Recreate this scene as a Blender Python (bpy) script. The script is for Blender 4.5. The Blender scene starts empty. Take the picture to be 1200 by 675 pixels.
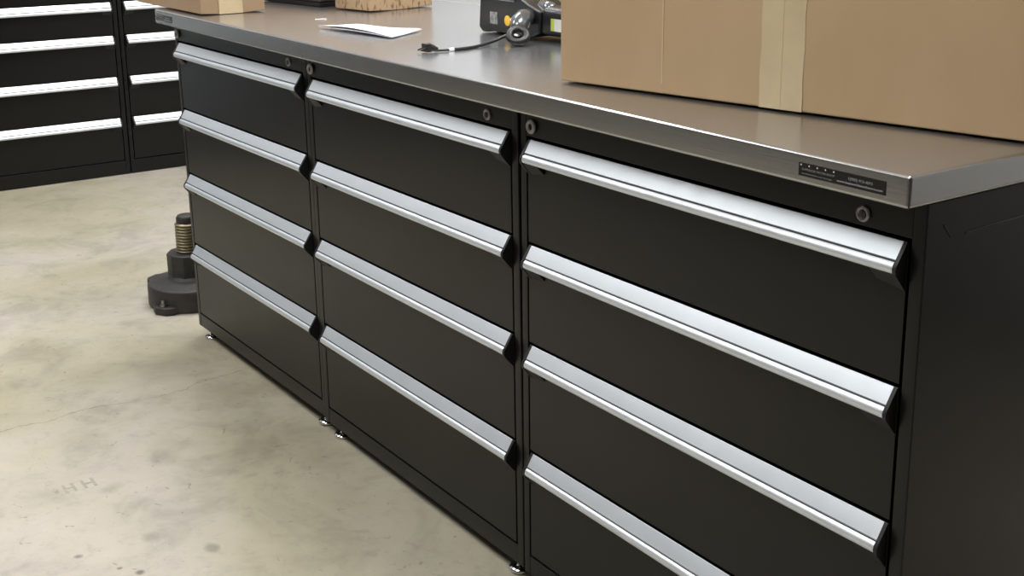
import bpy, bmesh, math, random
from mathutils import Vector, Matrix, Euler
random.seed(7)
scene = bpy.context.scene
COL = scene.collection
R = math.radians
ZT, ZB = 0.868, 0.8325            # worktop top and underside

# ---------------------------------------------------------------- materials
def mat(name, color, rough=0.5, metal=0.0, spec=0.5, noise=None, bump=None, emit=None, coat=0.0, rnoise=None):
    m = bpy.data.materials.new(name); m.use_nodes = True
    nt = m.node_tree; b = nt.nodes['Principled BSDF']
    b.inputs['Base Color'].default_value = (*color, 1)
    b.inputs['Roughness'].default_value = rough
    b.inputs['Metallic'].default_value = metal
    b.inputs['Specular IOR Level'].default_value = spec
    b.inputs['Coat Weight'].default_value = coat
    tc = nt.nodes.new('ShaderNodeTexCoord')
    def noise_node(scale, stretch=(1, 1, 1), detail=4, rg=0.55):
        mp = nt.nodes.new('ShaderNodeMapping'); mp.inputs['Scale'].default_value = stretch
        nt.links.new(tc.outputs['Object'], mp.inputs['Vector'])
        n = nt.nodes.new('ShaderNodeTexNoise'); n.inputs['Scale'].default_value = scale
        n.inputs['Detail'].default_value = detail; n.inputs['Roughness'].default_value = rg
        nt.links.new(mp.outputs['Vector'], n.inputs['Vector'])
        return n
    if noise:                                   # (scale, second colour, stretch)
        n = noise_node(noise[0], noise[2] if len(noise) > 2 else (1, 1, 1))
        r = nt.nodes.new('ShaderNodeValToRGB')
        r.color_ramp.elements[0].position = .35; r.color_ramp.elements[1].position = .65
        r.color_ramp.elements[0].color = (*color, 1); r.color_ramp.elements[1].color = (*noise[1], 1)
        nt.links.new(n.outputs['Fac'], r.inputs['Fac']); nt.links.new(r.outputs['Color'], b.inputs['Base Color'])
    if rnoise:                                  # (scale, low, high, stretch)
        n = noise_node(rnoise[0], rnoise[3] if len(rnoise) > 3 else (1, 1, 1), rnoise[4] if len(rnoise) > 4 else 4)
        r = nt.nodes.new('ShaderNodeMapRange')
        r.inputs['From Min'].default_value = .2; r.inputs['From Max'].default_value = .8
        r.inputs['To Min'].default_value = rnoise[1]; r.inputs['To Max'].default_value = rnoise[2]
        nt.links.new(n.outputs['Fac'], r.inputs['Value']); nt.links.new(r.outputs['Result'], b.inputs['Roughness'])
    if bump:                                    # (scale, strength, distance, stretch)
        n = noise_node(bump[0], bump[3] if len(bump) > 3 else (1, 1, 1), 3)
        bp = nt.nodes.new('ShaderNodeBump'); bp.inputs['Strength'].default_value = bump[1]; bp.inputs['Distance'].default_value = bump[2]
        nt.links.new(n.outputs['Fac'], bp.inputs['Height']); nt.links.new(bp.outputs['Normal'], b.inputs['Normal'])
    if emit:
        b.inputs['Emission Color'].default_value = (*emit[0], 1); b.inputs['Emission Strength'].default_value = emit[1]
    return m

M = {}
M['black'] = mat('black_powder_coat', (.0042, .0042, .0040), .30, spec=.32, bump=(900, .10, .0004), rnoise=(6, .28, .35))
M['black_side'] = M['black']
M['gap'] = mat('dark_gap', (.003, .003, .003), .8)
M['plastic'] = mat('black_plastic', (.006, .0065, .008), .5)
M['alu'] = mat('anodised_aluminium', (.76, .81, .87), .46, .85, bump=(1400, .10, .0003), rnoise=(40, .42, .52))
M['groove'] = mat('handle_groove', (.10, .11, .12), .5, .6)
M['steel'] = mat('brushed_stainless_steel', (.52, .535, .56), .2, .90,
                 noise=(2.6, (.46, .475, .50), (1, 1.6, 1)), rnoise=(1.6, .18, .29, (.5, 1, 1), 1), bump=(260, .05, .0004, (.03, 1, 1)))
M['steel_shaded'] = mat('brushed_steel_shaded_edge', (.46, .455, .445), .26, 1.0, bump=(500, .12, .0004, (.02, 1, 1)))  # same steel as the top, base colour lowered to hold its dark reflections
M['chrome'] = mat('chrome', (.75, .75, .73), .16, 1.0)
M['lockm'] = mat('nickel_lock', (.30, .30, .31), .35, .9)
M['lockdark'] = mat('lock_core', (.07, .07, .07), .3, .8)
M['ring'] = mat('clear_grey_bumper', (.42, .42, .42), .35, .1)
M['card'] = mat('cardboard', (.43, .298, .170), .78, spec=.25, noise=(5, (.47, .332, .196), (1, 1, .5)), bump=(90, .12, .0008, (.15, .15, 4)))
M['card_pink'] = mat('cardboard_reddish', (.33, .225, .14), .78, spec=.25, noise=(6, (.36, .25, .155)), bump=(90, .1, .0008))
M['crease'] = mat('cardboard_crease', (.55, .41, .26), .75)
M['tape'] = mat('paper_packing_tape', (.60, .48, .30), .42, spec=.45, noise=(14, (.52, .41, .255), (1, 1, 1)), bump=(30, .25, .001))
M['paper'] = mat('white_paper', (.86, .86, .90), .6)
M['labelb'] = mat('label_black', (.008, .008, .008), .3)
M['labelw'] = mat('label_print', (.42, .42, .42), .5)
M['labeldim'] = mat('label_print_dim', (.22, .22, .22), .5)
M['stars'] = mat('label_star', (.8, .8, .8), .5)
M['iron'] = mat('cast_grey_iron', (.028, .027, .026), .55, .2, noise=(30, (.042, .040, .037)), bump=(120, .3, .001))
M['brass'] = mat('brass', (.27, .235, .15), .45, .8, noise=(60, (.20, .17, .11)))
M['tool'] = mat('tool_black_plastic', (.008, .0085, .009), .36, noise=(20, (.012, .0125, .013)))
M['toolg'] = mat('tool_glossy_grey', (.10, .11, .12), .24, .3, coat=.6)
M['toolsil'] = mat('tool_silver_film', (.55, .55, .60), .18, .9)
M['yellow'] = mat('yellow_sticker', (.85, .52, .04), .45)
M['green'] = mat('green_label', (.42, .50, .06), .45)
M['white'] = mat('white_label', (.62, .62, .62), .45)
M['greylab'] = mat('grey_label', (.36, .36, .36), .5, noise=(160, (.12, .12, .12), (1, 1, 1)))
M['rubber'] = mat('black_rubber_cable', (.010, .010, .012), .4)
M['wall'] = mat('white_painted_wall', (.66, .67, .69), .85, bump=(300, .1, .0006))
M['walld'] = mat('unseen_dark_wall', (.07, .07, .07), .85, bump=(300, .1, .0006))  # unseen walls, kept dark so reflections and bounce stay low
M['ceil'] = mat('ceiling_paint', (.6, .6, .6), .9, bump=(60, .1, .001))
M['base'] = mat('rubber_cove_base', (.03, .03, .03), .5)
M['scratch'] = mat('side_mark_bright', (.10, .10, .095), .35)
M['side_markd'] = mat('side_mark_dark', (.004, .004, .004), .5)
M['panel'] = mat('light_diffuser', (1, 1, 1), .5, emit=((1.0, .985, .95), 8.0))
M['panelframe'] = mat('light_frame', (.7, .7, .7), .5)
M['logo'] = mat('embossed_mark', (.42, .44, .46), .5, .6)

# corrugated parcel printed with brown flecks
def fleck_mat():
    m = mat('parcel_flecked_cardboard', (.47, .33, .20), .7, spec=.3)
    nt = m.node_tree; b = nt.nodes['Principled BSDF']
    tc = nt.nodes.new('ShaderNodeTexCoord'); mp = nt.nodes.new('ShaderNodeMapping')
    mp.inputs['Rotation'].default_value = (R(25), R(20), R(20)); mp.inputs['Scale'].default_value = (1.3, 1.3, .45)
    n = nt.nodes.new('ShaderNodeTexNoise'); n.inputs['Scale'].default_value = 120; n.inputs['Detail'].default_value = 1.0
    r = nt.nodes.new('ShaderNodeValToRGB')
    r.color_ramp.elements[0].position = .36; r.color_ramp.elements[0].color = (.20, .12, .065, 1)
    r.color_ramp.elements[1].position = .45; r.color_ramp.elements[1].color = (.42, .29, .175, 1)
    nt.links.new(tc.outputs['Object'], mp.inputs['Vector']); nt.links.new(mp.outputs['Vector'], n.inputs['Vector'])
    nt.links.new(n.outputs['Fac'], r.inputs['Fac']); nt.links.new(r.outputs['Color'], b.inputs['Base Color'])
    return m
M['fleck'] = fleck_mat()

def floor_mat():
    m = bpy.data.materials.new('worn_concrete'); m.use_nodes = True
    nt = m.node_tree; N = nt.nodes.new; L = nt.links.new; b = nt.nodes['Principled BSDF']
    tc = N('ShaderNodeTexCoord'); P = tc.outputs['Object']
    def noise(s, d=5, rg=.6, off=0, dist=0):
        mp = N('ShaderNodeMapping'); mp.inputs['Location'].default_value = (off, off * .7, 0); L(P, mp.inputs['Vector'])
        n = N('ShaderNodeTexNoise'); n.inputs['Scale'].default_value = s; n.inputs['Detail'].default_value = d
        n.inputs['Roughness'].default_value = rg; n.inputs['Distortion'].default_value = dist; L(mp.outputs['Vector'], n.inputs['Vector']); return n.outputs['Fac']
    def ramp(f, stops):
        r = N('ShaderNodeValToRGB')
        while len(r.color_ramp.elements) < len(stops): r.color_ramp.elements.new(.5)
        for e, (p, c) in zip(r.color_ramp.elements, stops): e.position = p; e.color = (*c, 1)
        L(f, r.inputs['Fac']); return r.outputs['Color']
    def mix(kind, fac, a, c):
        x = N('ShaderNodeMix'); x.data_type = 'RGBA'; x.blend_type = kind
        if isinstance(fac, (int, float)): x.inputs[0].default_value = fac
        else: L(fac, x.inputs[0])
        for s, v in ((x.inputs[6], a), (x.inputs[7], c)):
            if isinstance(v, tuple): s.default_value = (*v, 1)
            else: L(v, s)
        return x.outputs[2]
    c = ramp(noise(1.7, 4, .55, 3.1, .4), [(.38, (.36, .33, .245)), (.50, (.41, .38, .305)), (.62, (.435, .398, .355))])
    c = mix('MULTIPLY', 1.0, c, ramp(noise(5.5, 6, .62, 9.3, .8), [(.34, (.80, .80, .80)), (.5, (.98, .98, .97)), (.68, (1.05, 1.04, 1.03))]))
    c = mix('MULTIPLY', .8, c, ramp(noise(26, 5, .7, 1.3, .5), [(.30, (.84, .84, .84)), (.46, (1, 1, 1)), (.75, (1.04, 1.04, 1.04))]))
    c = mix('MULTIPLY', .9, c, ramp(noise(34, 3, .6, 17.7, 1.6), [(.28, (.62, .61, .60)), (.335, (1, 1, 1))]))
    # individual worn patches: (x, y, rx, ry, darkness)
    wob = noise(22, 4, .6, 5.5)
    for (x, y, rx, ry, dk) in [(.973, -.47, .022, .017, .78), (1.074, -.391, .022, .012, .66), (.962, -.599, .009, .009, .45), (1.045, -.551, .005, .005, .4),
                               (1.08, -.526, .008, .007, .4), (.736, -.468, .02, .025, .8), (.737, -.149, .075, .06, .82), (.87, -.06, .09, .05, .88),
                               (.667, -.337, .05, .03, .84), (.42, -.08, .12, .10, .86), (.50, -.45, .08, .05, .85), (-.45, -.1, .14, .25, .88)]:
        mp = N('ShaderNodeMapping'); mp.vector_type = 'TEXTURE'
        mp.inputs['Location'].default_value = (x, y, 0); mp.inputs['Scale'].default_value = (rx * 1.3, ry * 1.3, 1); L(P, mp.inputs['Vector'])
        ln = N('ShaderNodeVectorMath'); ln.operation = 'LENGTH'; L(mp.outputs['Vector'], ln.inputs[0])
        ad = N('ShaderNodeMath'); ad.operation = 'MULTIPLY_ADD'; L(wob, ad.inputs[0]); ad.inputs[1].default_value = 1.6; L(ln.outputs['Value'], ad.inputs[2])
        mr = N('ShaderNodeMapRange'); mr.inputs['From Min'].default_value = 1.05; mr.inputs['From Max'].default_value = 1.75
        mr.inputs['To Min'].default_value = 1; mr.inputs['To Max'].default_value = 0; L(ad.outputs[0], mr.inputs['Value'])
        c = mix('MULTIPLY', mr.outputs['Result'], c, (dk, dk, dk * .98))
    L(c, b.inputs['Base Color'])
    rr = N('ShaderNodeMapRange'); rr.inputs['To Min'].default_value = .38; rr.inputs['To Max'].default_value = .62; L(noise(4, 4), rr.inputs['Value']); L(rr.outputs['Result'], b.inputs['Roughness'])
    b.inputs['Specular IOR Level'].default_value = .4
    bp = N('ShaderNodeBump'); bp.inputs['Strength'].default_value = .15; bp.inputs['Distance'].default_value = .002; L(noise(60, 5, .7), bp.inputs['Height']); L(bp.outputs['Normal'], b.inputs['Normal'])
    return m
M['floor'] = floor_mat()
M['crack'] = mat('concrete_crack', (.17, .155, .12), .9, noise=(40, (.30, .27, .21)))
M['worn'] = mat('worn_marking', (.30, .28, .235), .8, noise=(70, (.38, .35, .285)))

# ---------------------------------------------------------------- mesh helpers
def link(name, bm, m, parent=None, smooth=False, bevel=0, seg=2, mods=None):
    bmesh.ops.recalc_face_normals(bm, faces=bm.faces[:])
    me = bpy.data.meshes.new(name); bm.to_mesh(me); bm.free()
    for x in (m if isinstance(m, (list, tuple)) else [m]): me.materials.append(x)
    o = bpy.data.objects.new(name, me); COL.objects.link(o)
    if parent: o.parent = parent
    if smooth:
        for p in me.polygons: p.use_smooth = True
    if bevel:
        b = o.modifiers.new('bevel', 'BEVEL'); b.width = bevel; b.segments = seg; b.limit_method = 'ANGLE'; b.angle_limit = R(35)
        if not smooth:
            for p in me.polygons: p.use_smooth = True
            w = o.modifiers.new('wn', 'WEIGHTED_NORMAL'); w.keep_sharp = True
    return o
def box(bm, x0, y0, z0, x1, y1, z1, mi=0, mtx=None):
    vs = [bm.verts.new((x, y, z)) for z in (z0, z1) for y in (y0, y1) for x in (x0, x1)]
    if mtx is not None:
        for v in vs: v.co = mtx @ v.co
    for f in ((0, 2, 3, 1), (4, 5, 7, 6), (0, 1, 5, 4), (2, 6, 7, 3), (0, 4, 6, 2), (1, 3, 7, 5)):
        bm.faces.new([vs[i] for i in f]).material_index = mi
def prism_x(bm, prof, x0, x1, mi=0):            # prof: closed list of (y, z)
    a = [bm.verts.new((x0, y, z)) for y, z in prof]; b = [bm.verts.new((x1, y, z)) for y, z in prof]
    n = len(prof)
    for i in range(n): bm.faces.new((a[i], a[(i + 1) % n], b[(i + 1) % n], b[i])).material_index = mi
    bm.faces.new(a[::-1]).material_index = mi; bm.faces.new(b).material_index = mi
def prism_z(bm, prof, z0, z1):
    a = [bm.verts.new((x, y, z0)) for x, y in prof]; b = [bm.verts.new((x, y, z1)) for x, y in prof]
    n = len(prof)
    for i in range(n): bm.faces.new((a[i], a[(i + 1) % n], b[(i + 1) % n], b[i]))
    bm.faces.new(a[::-1]); bm.faces.new(b)
def lathe(bm, prof, mtx=Matrix(), n=48):        # prof: list of (r, z), turned about z
    rings = []
    for r, z in prof:
        if r < 1e-6: rings.append([bm.verts.new(mtx @ Vector((0, 0, z)))])
        else: rings.append([bm.verts.new(mtx @ Vector((r * math.cos(2 * math.pi * i / n), r * math.sin(2 * math.pi * i / n), z))) for i in range(n)])
    for A, B in zip(rings, rings[1:]):
        for i in range(n):
            j = (i + 1) % n
            if len(A) == 1 and len(B) == 1: continue
            if len(A) == 1: bm.faces.new((A[0], B[i], B[j]))
            elif len(B) == 1: bm.faces.new((A[i], A[j], B[0]))
            else: bm.faces.new((A[i], A[j], B[j], B[i]))
def tube(bm, pts, rad, n=10):
    pts = [Vector(p) for p in pts]; rings = []
    for i, p in enumerate(pts):
        d = (pts[min(i + 1, len(pts) - 1)] - pts[max(i - 1, 0)]).normalized()
        up = Vector((0, 0, 1)) if abs(d.z) < .95 else Vector((1, 0, 0))
        s = d.cross(up).normalized(); t = s.cross(d)
        r = rad[i] if isinstance(rad, (list, tuple)) else rad
        rings.append([bm.verts.new(p + s * r * math.cos(2 * math.pi * k / n) + t * r * math.sin(2 * math.pi * k / n)) for k in range(n)])
    for A, B in zip(rings, rings[1:]):
        for k in range(n): bm.faces.new((A[k], A[(k + 1) % n], B[(k + 1) % n], B[k]))
    bm.faces.new(rings[0][::-1]); bm.faces.new(rings[-1])
def spline(pts, sub=8):
    P = [Vector(p) for p in pts]; P = [2 * P[0] - P[1]] + P + [2 * P[-1] - P[-2]]; out = []
    for i in range(1, len(P) - 2):
        for k in range(sub):
            t = k / sub; a, b, c, d = P[i - 1:i + 3]
            out.append(.5 * ((2 * b) + (c - a) * t + (2 * a - 5 * b + 4 * c - d) * t * t + (3 * b - a - 3 * c + d) * t ** 3))
    out.append(P[-2]); return out
def torus(bm, mtx, Rr, r, n=36, k=12):
    rings = []
    for i in range(n):
        a = 2 * math.pi * i / n
        rings.append([bm.verts.new(mtx @ Vector(((Rr + r * math.cos(2 * math.pi * j / k)) * math.cos(a), (Rr + r * math.cos(2 * math.pi * j / k)) * math.sin(a), r * math.sin(2 * math.pi * j / k)))) for j in range(k)])
    for i in range(n):
        A, B = rings[i], rings[(i + 1) % n]
        for j in range(k): bm.faces.new((A[j], A[(j + 1) % k], B[(j + 1) % k], B[j]))
def tag(o, label=None, cat=None, group=None, kind=None):
    if label: o['label'] = label
    if cat: o['category'] = cat
    if group: o['group'] = group
    if kind: o['kind'] = kind
    return o
def empty(name, loc, rot=(0, 0, 0)):
    o = bpy.data.objects.new(name, None); COL.objects.link(o); o.location = loc; o.rotation_euler = rot; o.empty_display_size = .05
    return o
def slab(name, a, b, m):
    bm = bmesh.new(); box(bm, *a, *b); return tag(link(name, bm, m), kind='structure')
def text_obj(name, body, size, m, parent, loc, rot, extrude=.00015, width=None, bold=0.0):
    cu = bpy.data.curves.new(name, 'FONT'); cu.body = body; cu.size = size; cu.extrude = extrude; cu.align_x = 'LEFT'; cu.offset = bold
    t = bpy.data.objects.new(name + '_curve', cu); COL.objects.link(t)
    dg = bpy.context.evaluated_depsgraph_get(); me = bpy.data.meshes.new_from_object(t.evaluated_get(dg))
    bpy.data.objects.remove(t); bpy.data.curves.remove(cu)
    me.materials.clear(); me.materials.append(m)
    if width:
        xs = [v.co.x for v in me.vertices]; k = width / (max(xs) - min(xs))
        for v in me.vertices: v.co.x = (v.co.x - min(xs)) * k
    o = bpy.data.objects.new(name, me); COL.objects.link(o); o.parent = parent; o.location = loc; o.rotation_euler = rot
    return o

# ---------------------------------------------------------------- room shell
X0, X1, Y0, Y1, ZC = -2.72, 5.4, -2.3, 1.75, 3.0
floor = slab('floor', (X0, Y0, -.12), (X1, Y1, 0), M['floor'])
slab('ceiling', (X0, Y0, ZC), (X1, Y1, ZC + .1), M['ceil'])
slab('wall_back', (X0, Y1, 0), (X1, Y1 + .12, ZC), M['wall'])
slab('wall_left', (X0 - .12, Y0, 0), (X0, Y1, ZC), M['wall'])
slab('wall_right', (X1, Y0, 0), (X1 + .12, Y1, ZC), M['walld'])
slab('added_wall_front', (X0, Y0 - .12, 0), (X1, Y0, ZC), M['walld'])  # unseen wall added close and near-black to cut bounce and darken reflections
slab('baseboard_back', (X0, Y1 - .012, 0), (X1, Y1, .1), M['base'])

# crack and worn marks in the concrete
crk = [(.331, -.70), (.331, -.589), (.323, -.539), (.334, -.485), (.321, -.44), (.314, -.401), (.323, -.347), (.337, -.296), (.343, -.249), (.342, -.204), (.338, -.166), (.314, -.128), (.309, -.089), (.312, -.05), (.305, -.005)]
bm = bmesh.new(); pl = []
for (a, b) in zip(crk, crk[1:]):
    for k in range(6):
        t = k / 6; pl.append((a[0] + (b[0] - a[0]) * t + random.uniform(-.0035, .0035), a[1] + (b[1] - a[1]) * t))
L_, R_ = [], []
for x, y in pl:
    w = random.uniform(.0004, .0017); L_.append(bm.verts.new((x - w, y, .0004))); R_.append(bm.verts.new((x + w, y, .0004)))
for i in range(len(pl) - 1): bm.faces.new((L_[i], R_[i], R_[i + 1], L_[i + 1]))
link('crack', bm, M['crack'], floor)
bm = bmesh.new()
for y in (-.546, -.529, -.509, -.490): box(bm, .666, y - .0028, .0002, .706, y + .0028, .0005)
for y in (-.546, -.509): box(bm, .683, y, .0002, .688, y + .018, .0006)
link('floor_marking', bm, M['worn'], floor)

# ---------------------------------------------------------------- drawer cabinets
FACE, = (0.0,)
SIL = [(0.001, .0005), (-.0008, .0008), (-.0128, -.0188), (-.0122, -.0205), (-.0148, -.0218), (-.0172, -.0243), (-.0184, -.0280), (-.0178, -.0318), (-.0158, -.0340),
       (-.0135, -.0335), (-.0110, -.0230), (0.001, -.0040)]
def make_handle(x0, x1, ztop, parent, mark=False):
    bm = bmesh.new()
    prism_x(bm, [(y, z + ztop) for y, z in SIL], x0 + .0055, x1 - .0055)
    h = link('handle', bm, M['alu'], parent, bevel=.0005, seg=1)
    bm = bmesh.new()                                # dark line where the lip meets the sloped face
    prism_x(bm, [(-.0124, ztop - .0182), (-.01345, ztop - .0190), (-.01345, ztop - .0206), (-.0118, ztop - .0206)], x0 + .0056, x1 - .0056)
    link('groove', bm, M['groove'], parent)
    for s, xa in ((1, x0), (-1, x1)):
        bm = bmesh.new()
        a, b = sorted((xa, xa + s * .0055))
        prism_x(bm, [(.0, ztop + .0015), (-.0010, ztop + .0012), (-.0138, ztop - .0185), (-.0180, ztop - .0240), (-.0190, ztop - .0285), (-.0180, ztop - .0345), (0, ztop - .056)], a, b)
        a, b = sorted((xa + s * .0050, xa + s * .040))   # solid corner block under the lip
        c, d = (xa + s * .0050), (xa + s * .040)
        v = [bm.verts.new(p) for p in [(c, 0, ztop - .055), (c, -.0160, ztop - .0345), (c, -.004, ztop - .012),
                                       (d, 0, ztop - .050), (d, -.0145, ztop - .0343), (d, -.004, ztop - .012)]]
        for f in ((0, 1, 2), (3, 5, 4), (0, 3, 4, 1), (1, 4, 5, 2), (2, 5, 3, 0)): bm.faces.new([v[i] for i in f])
        link('end_cap', bm, M['plastic'], parent, bevel=.0006, seg=1)
    if mark:                                        # small triangular mark near the handle's end
        bm = bmesh.new(); cx = x1 - .036
        n = Vector((0, -.0196, .0120)).normalized() * .0004
        pts = [(cx - .007, -.0105, ztop - .0151), (cx + .009, -.0105, ztop - .0151), (cx + .003, -.0050, ztop - .0062)]
        A = [bm.verts.new(Vector(p) + n) for p in pts]; B = [bm.verts.new(Vector(p) + n * 2.5) for p in pts]
        bm.faces.new(A); bm.faces.new(B)
        for i in range(3): bm.faces.new((A[i], A[(i + 1) % 3], B[(i + 1) % 3], B[i]))
        link('maker_mark', bm, M['logo'], parent)
    return h

def cabinet(name, W, tops, ztop, loc, rot, label, depth=.58, zbot=.027, feet=True, group=None, locks=True, mark=False, base=.066, bumper=.022):
    t = tag(empty(name, loc, rot), label, 'cabinet', group)
    xl, xr = .020, W - .022
    zt0 = tops[0]
    bm = bmesh.new()                                # carcass: sides, top, floor, back
    box(bm, .0008, .001, zbot, .012, depth, ztop); box(bm, W - .012, .001, zbot, W - .0008, depth, ztop)
    box(bm, .012, .02, ztop - .012, W - .012, depth, ztop); box(bm, .012, .02, zbot, W - .012, depth, zbot + .02)
    box(bm, .012, depth - .012, zbot + .02, W - .012, depth, ztop - .012)
    link('carcass', bm, M['black'], t, bevel=.0012, seg=2)
    bm = bmesh.new()                                # face frame
    box(bm, .0012, 0, zbot, xl - .0035, .019, ztop); box(bm, xr + .0035, 0, zbot, W - .0012, .019, ztop)
    box(bm, xl - .0035, .0004, zt0 + .005, xr + .0035, .019, ztop); box(bm, xl - .0035, .0004, zbot, xr + .0035, .019, base - .004)
    link('face_frame', bm, M['black'], t, bevel=.0008, seg=1)
    zs = tops + [base - .005]
    for k, z in enumerate(tops):
        zb = zs[k + 1] + .005
        bm = bmesh.new(); box(bm, xl, 0.0, zb, xr, .018, z)
        box(bm, xl + .01, .018, zb + .02, xr - .01, depth - .06, z - .05)
        d = link('drawer', bm, M['black'], t, bevel=.0008, seg=1)
        make_handle(xl + .0035, xr - .0005, z, d, mark and k >= len(tops) - 2)
    if locks:
        bm = bmesh.new(); mt = Matrix.Translation((W - .085, 0, .8015)) @ Matrix.Rotation(R(90), 4, 'X')
        lathe(bm, [(0, -.004), (.0095, -.004), (.0095, .0022), (.0080, .0034), (.0062, .0034), (.0058, .0022), (0, .0022)], mt, 32)
        lk = link('lock', bm, M['lockm'], t, smooth=True)
        bm = bmesh.new(); lathe(bm, [(0, .0020), (.0048, .0020), (.0045, .0034), (0, .0036)], mt, 24); box(bm, -.0006, -.003, .0036, .0006, .003, .0040, mtx=mt)
        link('keyway', bm, M['lockdark'], lk)
        bm = bmesh.new(); mt = Matrix.Translation((bumper, 0, .8035)) @ Matrix.Rotation(R(90), 4, 'X')
        torus(bm, mt @ Matrix.Translation((0, 0, .003)), .0080, .0031); rb = link('round_bumper', bm, M['ring'], t, smooth=True)
        bm = bmesh.new(); lathe(bm, [(0, 0), (.005, 0), (.005, .0035), (0, .0035)], mt, 24); link('bumper_core', bm, M['gap'], rb)
    if feet:
        for fx in (.040, W - .040):
            for fy in (.019, depth - .04):
                bm = bmesh.new()
                lathe(bm, [(0, 0), (.0185, 0), (.0195, .002), (.0185, .0055), (.010, .0075), (.005, .0085), (.005, .012), (0, .012)], n=32)
                lathe(bm, [(0, .012), (.0045, .012), (.0045, .030), (0, .030)], n=20)
                f = link('levelling_foot', bm, M['chrome'], t, smooth=True); f.location = (fx, fy, -loc[2] + .0004)
    return t

TOPS = [.782, .612, .444, .2544]
g = None
c1 = cabinet('drawer_cabinet', .75, TOPS, .8225, (0, -.0019, .002), (R(.41), R(-.195), R(.365)),
             'black four-drawer steel cabinet at the far left end of the bench')
c2 = cabinet('drawer_cabinet', .75, TOPS, .8265, (.7500, .0005, -.0002), (R(.267), R(-.199), R(.0435)),
             'black four-drawer steel cabinet in the middle of the bench, with one on either side')
c3 = cabinet('drawer_cabinet', .7575, TOPS, .829, (1.5000, .0015, -.0019), (R(.087), R(-.103), R(-.0676)),
             'black four-drawer steel cabinet nearest the camera, its plain side panel in view', bumper=.033)
# thin pale and dark lines and a short scratch on the near cabinet's side panel
W3 = .7575
bm = bmesh.new(); tube(bm, [(W3 - .0006, .070, .787), (W3 - .0006, .12, .7885), (W3 - .0006, .30, .791)], .0006, 6); link('scratch', bm, M['scratch'], c3)
bm = bmesh.new(); tube(bm, [(W3 - .0006, .068, .7855), (W3 - .0006, .14, .7870)], .0008, 6); link('scratch', bm, M['side_markd'], c3)
bm = bmesh.new(); tube(bm, [(W3 - .0006, .029, .802), (W3 - .0006, .043, .786)], .0009, 6); link('scratch', bm, M['side_markd'], c3)

# background row, facing +X
BT = [1.115, .98, .845, .712, .577, .408, .238]
BX = -2.0174
cabinet('tall_drawer_cabinet', .75, BT, 1.165, (BX, -.277, 0), (0, 0, R(90)),
        'black drawer cabinet against the left wall, the wider-showing one at the left edge', .55, 0.003, False, None, False, True, .062)
cabinet('tall_drawer_cabinet', .75, BT, 1.165, (BX, .475, 0), (0, 0, R(90)),
        'black drawer cabinet against the left wall, partly hidden behind the steel bench corner', .55, 0.003, False, None, False, False, .062)

for k in (1, 2):
    cabinet('tall_drawer_cabinet', .75, BT, 1.165, (BX, -.277 - .7505 * k, 0), (0, 0, R(90)),
            'black drawer cabinet further left along the row against the left wall', .55, 0.003, False, 'cabinets continuing left along the wall', False, False, .062)

# ---------------------------------------------------------------- steel worktop
WX0, WX1, WY0, WY1 = -.0204, 2.2665, -.0484, .623
bm = bmesh.new()
box(bm, WX0, WY0, ZT - .006, WX1, WY1, ZT)                     # top sheet
box(bm, WX0, WY0, ZB, WX1, WY0 + .02, ZT - .006); box(bm, WX0, WY1 - .02, ZB, WX1, WY1, ZT - .006)
box(bm, WX0, WY0 + .02, ZB, WX0 + .02, WY1 - .02, ZT - .006); box(bm, WX1 - .02, WY0 + .02, ZB, WX1, WY1 - .02, ZT - .006)
box(bm, WX0 + .02, WY0 + .02, .8325, WX1 - .02, WY1 - .02, ZT - .006)
bmesh.ops.remove_doubles(bm, verts=bm.verts[:], dist=1e-5)
bm.free()
bm = bmesh.new(); box(bm, WX0, WY0, ZB, WX1, WY1, ZT)
for f in bm.faces:
    f.normal_update()
for f in bm.faces:
    if abs(f.calc_center_median().z - ZT) > 1e-4: f.material_index = 1
wt = link('worktop', bm, [M['steel'], M['steel_shaded']], bevel=.0042, seg=4)
tag(wt, 'long stainless steel worktop with a folded edge lying across the three black cabinets', 'worktop')
bm = bmesh.new(); box(bm, WX1 - .0012, WY0 + .0002, ZB + .001, WX1 + .0001, WY0 + .0016, ZT - .003)
link('corner_seam', bm, M['lockdark'], wt)
def sticker(x0, x1, z0, z1, near):
    bm = bmesh.new(); box(bm, x0, WY0 - .0006, z0, x1, WY0 + .0002, z1)
    s = link('sticker', bm, M['labelb'], wt); rot = (R(90), 0, 0); y = WY0 - .0008
    w = x1 - x0
    bm = bmesh.new()
    for k in range(5):
        cx = x0 + .0035 + k * w * .0975; cz = z1 - .0025
        a = [bm.verts.new((cx + (.00125 if j % 2 == 0 else .0007) * math.sin(math.pi * j / 5), y, cz + (.00125 if j % 2 == 0 else .0007) * math.cos(math.pi * j / 5))) for j in range(10)]
        b = [bm.verts.new(v.co + Vector((0, .0003, 0))) for v in a]
        bm.faces.new(a); bm.faces.new(b[::-1])
        for j in range(10): bm.faces.new((a[j], b[j], b[(j + 1) % 10], a[(j + 1) % 10]))
    link('row_of_stars', bm, M['stars'], s)
    text_obj('lettering', 'SUPERIOR WORKSHOP', .0034, M['labeldim'], s, (x0 + .005, y, z1 - .0082), rot, width=w * .39)
    text_obj('lettering', 'workbenches and storage', .0026, M['labeldim'], s, (x0 + .005, y, z0 + .0024), rot, width=w * .36)
    text_obj('lettering', '1(800) 863-4083', .0042, M['labeldim'], s, (x0 + w * .59, y, z1 - .0072), rot, width=w * .27, bold=.0001)
    text_obj('lettering', 'www.buyworkbenchstore.com', .0036, M['labelw'], s, (x0 + w * .46, y, z0 + .0030), rot, width=w * .51)
sticker(2.1155, 2.2365, .8422, .8572, True)
sticker(-.009, .103, .8422, .8570, False)

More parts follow.
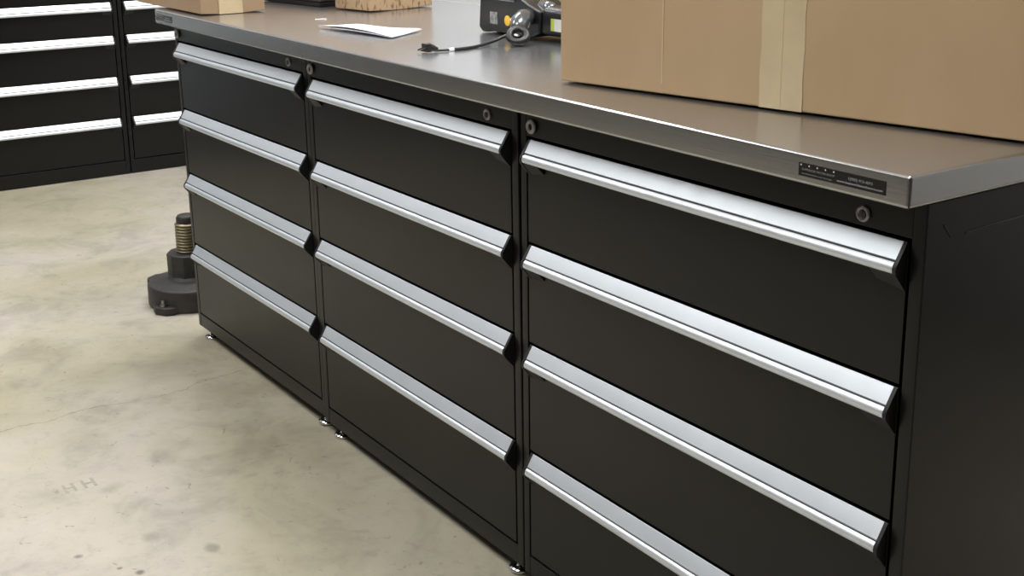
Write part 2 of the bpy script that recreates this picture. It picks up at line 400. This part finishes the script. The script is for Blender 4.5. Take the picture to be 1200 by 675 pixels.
# ---------------------------------------------------------------- things on the worktop
def carton(name, loc, rz, w, d, h, m, label, tape_rng=None, side_tape=None, crease=None, top_flaps=True, warp=.0012):
    t = tag(empty(name, loc, (0, 0, rz)), label, 'box')
    bm = bmesh.new(); box(bm, 0, 0, 0, w, d, h - .003)
    bmesh.ops.subdivide_edges(bm, edges=bm.edges[:], cuts=7, use_grid_fill=True)
    for v in bm.verts:
        x, y, z = v.co
        if z < 1e-4: v.co.z = .0032 * min(1, 4 * abs(y / d - .5) ** 2 * 1.3)
        if z > .004:
            a = warp * math.sin(7 * x + 1) * math.sin(9 * z + .5)
            if abs(y) < 1e-5 or abs(y - d) < 1e-5: v.co.y += a if 1e-4 < x < w - 1e-4 else 0
            if abs(x) < 1e-5 or abs(x - w) < 1e-5: v.co.x += a if 1e-4 < y < d - 1e-4 else 0
    link('carton_body', bm, m, t, bevel=.0022, seg=2)
    if top_flaps:
        for a, b in ((0.001, d / 2 - .001), (d / 2 + .001, d - .001)):
            bm = bmesh.new(); box(bm, .001, a, h - .0035, w - .001, b, h); link('flap', bm, m, t, bevel=.001)
    if tape_rng:
        a, b = tape_rng
        bm = bmesh.new()
        for (y0_, y1_, z0_, z1_) in ((-.0013, .0018, .0032, h + .0004), (-.0009, d + .0009, h - .0002, h + .0006)):
            box(bm, a, y0_, z0_, b, y1_, z1_)
        bmesh.ops.subdivide_edges(bm, edges=[e for e in bm.edges if e.calc_length() > .2], cuts=20)
        for v in bm.verts:
            if v.co.z < h - .01: v.co.x += .0006 * math.sin(90 * v.co.z) + random.uniform(-.0003, .0003)
        link('tape', bm, M['tape'], t)
        bm = bmesh.new(); box(bm, (a + b) / 2 - .0004, -.0016, .004, (a + b) / 2 + .0004, -.0011, h); link('tape_fold', bm, M['crease'], t)
    if side_tape:
        a, b = side_tape
        bm = bmesh.new(); box(bm, w - .001, a, .001, w + .0009 + warp, b, h + .0004); box(bm, 0, a, h - .0002, w, b, h + .0006); link('tape', bm, M['tape'], t)
    if crease:
        bm = bmesh.new(); box(bm, crease - .0011, .0002, .004, crease + .0011, .001, h - .003)
        link('crease', bm, M['crease'], t)
    return t
ang = math.atan2(.185 - .041, 2.241 - 1.549)
carton('cardboard_box', (1.549, .041, ZT + .0004), ang, .772, .40, .43, M['card'],
       'large plain brown cardboard box with a pale vertical tape strip, nearest the camera',
       tape_rng=(.353, .418), crease=.191)
carton('cardboard_box', (-.203, -.030, ZT + .0004), R(.9), .433, .163, .24, M['card_pink'],
       'small brown taped cardboard box standing on the far left corner of the worktop', side_tape=(.045, .105))
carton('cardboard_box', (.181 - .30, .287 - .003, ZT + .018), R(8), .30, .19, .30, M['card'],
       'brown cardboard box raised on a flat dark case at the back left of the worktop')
t = tag(empty('dark_slab', (.205, .30, ZT + .0004), (0, 0, R(8))), 'flat dark slab filling the shadow band under a brown box at the back of the worktop', 'dark slab')  # dark slab added to fill the shadow and reflection band below the box
bm = bmesh.new(); box(bm, -.31, -.012, 0, .012, .175, .0105); link('dark_slab_lower', bm, M['plastic'], t, bevel=.003)
bm = bmesh.new(); box(bm, -.31, -.012, .0112, .012, .175, .0168); link('dark_slab_upper', bm, M['plastic'], t, bevel=.003)
carton('flecked_parcel', (.289, .297, ZT + .0004), math.atan2(.024, .127), .133, .20, .16, M['fleck'],
       'small tan parcel covered in dark brown flecks behind the white paper', top_flaps=False)
carton('cardboard_box', (.78, .44, ZT + .0004), R(3), .42, .16, .32, M['card'],
       'brown cardboard box at the back edge of the worktop, behind the black power tool')

# folded white paper
t = tag(empty('paper_sheet', (.76, .14, ZT)), 'folded sheet of white paper lying on the steel worktop', 'paper')
corners = [Vector((.650, .074, 0)), Vector((.903, .106, 0)), Vector((.826, .222, 0)), Vector((.672, .154, 0))]
def sheet(z0, lift, th=.0006, off=(0, 0)):
    bm = bmesh.new(); n = 10; G = {}
    for lay in (0, 1):
        for i in range(n + 1):
            for j in range(n + 1):
                u, v = i / n, j / n
                p = (corners[0] * (1 - u) + corners[1] * u) * (1 - v) + (corners[3] * (1 - u) + corners[2] * u) * v
                z = z0 + lay * th + lift * (.35 + .65 * (1 - v) ** 2) * math.sin(math.pi * min(1, .12 + u * .85)) * (1 - v * .4) + .0022 * math.sin(5 * u + 2 * v) * v
                G[lay, i, j] = bm.verts.new((p.x - .76 + off[0], p.y - .14 + off[1], z))
    for i in range(n):
        for j in range(n):
            bm.faces.new([G[1, i, j], G[1, i + 1, j], G[1, i + 1, j + 1], G[1, i, j + 1]]); bm.faces.new([G[0, i, j], G[0, i, j + 1], G[0, i + 1, j + 1], G[0, i + 1, j]])
    for i in range(n):
        for j in (0, n): bm.faces.new([G[0, i, j], G[0, i + 1, j], G[1, i + 1, j], G[1, i, j]]); bm.faces.new([G[0, j, i], G[1, j, i], G[1, j, i + 1], G[0, j, i + 1]])
    return bm
link('lower_fold', sheet(.0026, .0035, off=(.003, .001)), M['paper'], t, smooth=True)
link('upper_fold', sheet(.0040, .0075), M['paper'], t, smooth=True)
bm = bmesh.new(); box(bm, -.013, -.004, .0004, .013, .004, .0012); box(bm, .001, -.0055, .0012, .012, .003, .0018)
s = link('paper_scrap', bm, M['paper']); s.location = (.482, .163, ZT); s.rotation_euler = (0, 0, R(60)); tag(s, 'tiny white scrap of paper on the worktop left of the folded sheet', 'paper scrap')

# black power tool with cord
t = tag(empty('power_tool', (1.05, .32, ZT)), 'black battery power tool with a yellow dot, lying beside the large box', 'power tool')
def P(x, y, z): return (x - 1.05, y - .32, z - ZT)
bm = bmesh.new()
prof = [(.908, .878), (.920, .8695), (.935, .8695), (.945, .8735), (1.095, .8735), (1.118, .883), (1.122, .925), (1.085, .935), (1.040, .952), (.915, .952)]
a = [bm.verts.new(P(x, .312, z)) for x, z in prof]; b = [bm.verts.new(P(x, .395, z)) for x, z in prof]
for i in range(len(prof)): bm.faces.new((a[i], b[i], b[(i + 1) % len(prof)], a[(i + 1) % len(prof)]))
bm.faces.new(a); bm.faces.new(b)
body = link('housing', bm, M['tool'], t, bevel=.004, seg=3)
bm = bmesh.new(); box(bm, *P(.916, .308, .9365), *P(1.04, .399, .944)); link('rib', bm, M['toolg'], body, bevel=.002)
bm = bmesh.new(); tube(bm, [P(1.085, .345, .933), P(1.110, .345, .927), P(1.125, .345, .920)], [.012, .015, .013], 16)
link('shoulder', bm, M['toolg'], body, smooth=True)
bm = bmesh.new(); box(bm, *P(.952, .3108, .889), *P(.978, .3125, .913)); link('rating_label', bm, M['greylab'], body)
bm = bmesh.new(); mt = Matrix.Translation(P(1.013, .3125, .899)) @ Matrix.Rotation(R(90), 4, 'X'); lathe(bm, [(0, 0), (.0105, 0), (.0105, .0012), (.009, .002), (0, .0022)], mt, 28)
link('yellow_dot', bm, M['yellow'], body, smooth=True)
bm = bmesh.new()                                        # rear barrel / grip
pr = [(.318, .886), (.325, .8795), (.378, .8795), (.388, .888), (.390, .920), (.380, .932), (.345, .936), (.322, .930), (.318, .920)]
a = [bm.verts.new(P(1.120, y, z)) for y, z in pr]; b = [bm.verts.new(P(1.36, y, z - .003)) for y, z in pr]
for i in range(len(pr)): bm.faces.new((a[i], b[i], b[(i + 1) % len(pr)], a[(i + 1) % len(pr)]))
bm.faces.new(a); bm.faces.new(b)
grip = link('grip', bm, M['tool'], t, bevel=.003, seg=2)
bm = bmesh.new(); box(bm, *P(1.128, .318, .9235), *P(1.355, .386, .9325), mtx=None); link('silver_cover', bm, M['toolsil'], grip, bevel=.003, seg=3)
bm = bmesh.new(); box(bm, *P(1.152, .3165, .891), *P(1.205, .3185, .914)); link('white_label', bm, M['white'], grip)
bm = bmesh.new(); box(bm, *P(1.152, .3158, .891), *P(1.1615, .3170, .914)); link('green_label', bm, M['green'], grip)
for fx in (1.34,):
    bm = bmesh.new(); box(bm, *P(fx, .33, ZT + .0003), *P(fx + .015, .38, .880)); link('foot', bm, M['rubber'], grip, bevel=.002)
bm = bmesh.new()                                        # glossy nose in front of the housing
tube(bm, [P(1.088, .312, .914), P(1.100, .288, .912), P(1.114, .270, .906), P(1.124, .260, .898), P(1.130, .255, .890)], [.015, .018, .018, .016, .011], 28)
nose = link('nose', bm, M['toolg'], t, smooth=True)
bm = bmesh.new(); mt = Matrix.Translation(P(1.113, .272, .9065)) @ Matrix.Rotation(R(-30), 4, 'Z') @ Matrix.Rotation(R(62), 4, 'Y')
torus(bm, mt, .0178, .0015); link('trim_ring', bm, M['toolsil'], nose, smooth=True)
bm = bmesh.new(); mt = Matrix.Translation(P(1.148, .243, .8868)) @ Matrix.Rotation(R(55), 4, 'Z') @ Matrix.Rotation(R(40), 4, 'X')
torus(bm, mt, .0165, .0072); link('hanging_ring', bm, M['rubber'], t, smooth=True)
bm = bmesh.new()
r0 = .0030
cp = spline([P(1.120, .262, .895), P(1.112, .250, .888), P(1.110, .232, .881), P(1.113, .205, .8745), P(1.125, .165, ZT + r0), P(1.135, .130, ZT + r0), P(1.135, .100, ZT + r0), P(1.128, .072, ZT + r0)], 8)
tube(bm, cp, [r0] * (len(cp) - 9) + [r0 * .75] * 9, 12)
cord = link('power_cord', bm, M['rubber'], t, smooth=True)
bm = bmesh.new(); tube(bm, [P(1.1352, .108, ZT + r0), P(1.1350, .098, ZT + r0)], .0036, 14); link('white_tie', bm, M['paper'], cord)
bm = bmesh.new()
tube(bm, [P(1.130, .078, ZT + .005), P(1.127, .068, ZT + .0080), P(1.124, .060, ZT + .010)], [.0035, .0065, .0085], 16)
box(bm, *P(1.114, .053, ZT + .0020), *P(1.134, .062, ZT + .0165))
tube(bm, [P(1.119, .054, ZT + .0095), P(1.117, .043, ZT + .0050)], .0016, 10); tube(bm, [P(1.129, .054, ZT + .0095), P(1.127, .043, ZT + .0050)], .0016, 10)
link('plug', bm, M['rubber'], cord, bevel=.0015)

# ---------------------------------------------------------------- cast iron floor valve behind the bench corner
VX, VY = -.285, .085
t = tag(empty('floor_valve', (VX, VY, 0)), 'dark cast-iron base with a brass threaded stem standing on the floor', 'valve')
bm = bmesh.new(); lathe(bm, [(0, 0.001), (.118, 0.001), (.122, .004), (.122, .058), (.118, .064), (.085, .073), (.066, .077), (.060, .086), (0, .086)], n=12 * 4)
link('round_base', bm, M['iron'], t, smooth=False, bevel=.002)
for a in (200, 290, 20, 110):
    mt = Matrix.Rotation(R(a + 12), 4, 'Z')
    bm = bmesh.new(); pr = [(.095, -.045), (.128, -.036), (.143, -.018), (.143, .018), (.128, .036), (.095, .045)]
    lo = [bm.verts.new(mt @ Vector((x, y, .001))) for x, y in pr]; hi = [bm.verts.new(mt @ Vector((x, y, .058 if a == 200 else .022))) for x, y in pr]
    for i in range(len(pr)): bm.faces.new((lo[i], lo[(i + 1) % len(pr)], hi[(i + 1) % len(pr)], hi[i]))
    bm.faces.new(lo); bm.faces.new(hi)
    lug = link('lug', bm, M['iron'], t, bevel=.003)
    if a != 200:
        bm = bmesh.new(); m2 = mt @ Matrix.Translation((.129, 0, .022)); lathe(bm, [(0, 0), (.009, 0), (.009, .007), (0, .007)], m2, 6); lathe(bm, [(0, .007), (.0045, .007), (.0045, .018), (0, .018)], m2, 14)
        link('bolt', bm, M['lockm'], lug)
bm = bmesh.new(); lathe(bm, [(0, .080), (.062, .080), (.063, .145), (.060, .150), (0, .150)], n=10); link('upper_housing', bm, M['iron'], t, bevel=.003)
bm = bmesh.new(); prof = [(0, .148), (.035, .148)]
z = .150
for k in range(10):
    prof += [(.031, z), (.0345, z + .0028), (.0345, z + .0048), (.031, z + .0076)]; z += .0086
prof += [(.030, z), (0, z)]
lathe(bm, prof, n=40); link('brass_thread', bm, M['brass'], t, smooth=False)
bm = bmesh.new(); lathe(bm, [(0, z - .001), (.029, z - .001), (.029, z + .014), (.025, z + .021), (.012, z + .024), (0, z + .024)], n=32); link('cap', bm, M['iron'], t, bevel=.002)

# ---------------------------------------------------------------- ceiling fixtures
def fixture(x, y, w, d, power, label):
    t = tag(empty('ceiling_light', (x, y, ZC)), label, 'ceiling light', 'ceiling panel lights')
    bm = bmesh.new(); box(bm, -w / 2 - .03, -d / 2 - .03, -.05, w / 2 + .03, d / 2 + .03, -.0005); link('housing', bm, M['panelframe'], t)
    bm = bmesh.new(); box(bm, -w / 2, -d / 2, -.056, w / 2, d / 2, -.0495); link('diffuser', bm, M['panel'], t)
    l = bpy.data.lights.new('panel_lamp', 'AREA'); l.shape = 'RECTANGLE'; l.size = w; l.size_y = d; l.energy = power; l.color = (1, .985, .955)
    o = bpy.data.objects.new('panel_lamp', l); COL.objects.link(o); o.parent = t; o.location = (0, 0, -.06)
LB = 'white rectangular ceiling panel light above the workshop'
for (x, y) in ((-.7, -1.4), (-.7, .7), (1.7, -1.4), (1.7, .7)):
    fixture(x, y, .6, 1.2, 36, LB)

w = bpy.data.worlds.new('world'); scene.world = w; w.use_nodes = True
w.node_tree.nodes['Background'].inputs['Color'].default_value = (.5, .52, .55, 1); w.node_tree.nodes['Background'].inputs['Strength'].default_value = .1

# ---------------------------------------------------------------- camera
cam = bpy.data.cameras.new('camera'); co = bpy.data.objects.new('camera', cam); COL.objects.link(co)
co.location = (3.0527, -1.0877, 1.1638); co.rotation_euler = Euler((R(75.6038), R(.5191), R(55.2831)), 'XYZ')
cam.sensor_width = 36; cam.lens = 36 * 1452.87 / 1200; cam.shift_y = -(337.5 - 235.87) / 1200; cam.clip_start = .05
scene.camera = co
scene.view_settings.view_transform = 'Standard'; scene.view_settings.look = 'None'
scene.view_settings.exposure = 0.1; scene.view_settings.gamma = 1; scene.view_settings.use_curve_mapping = False
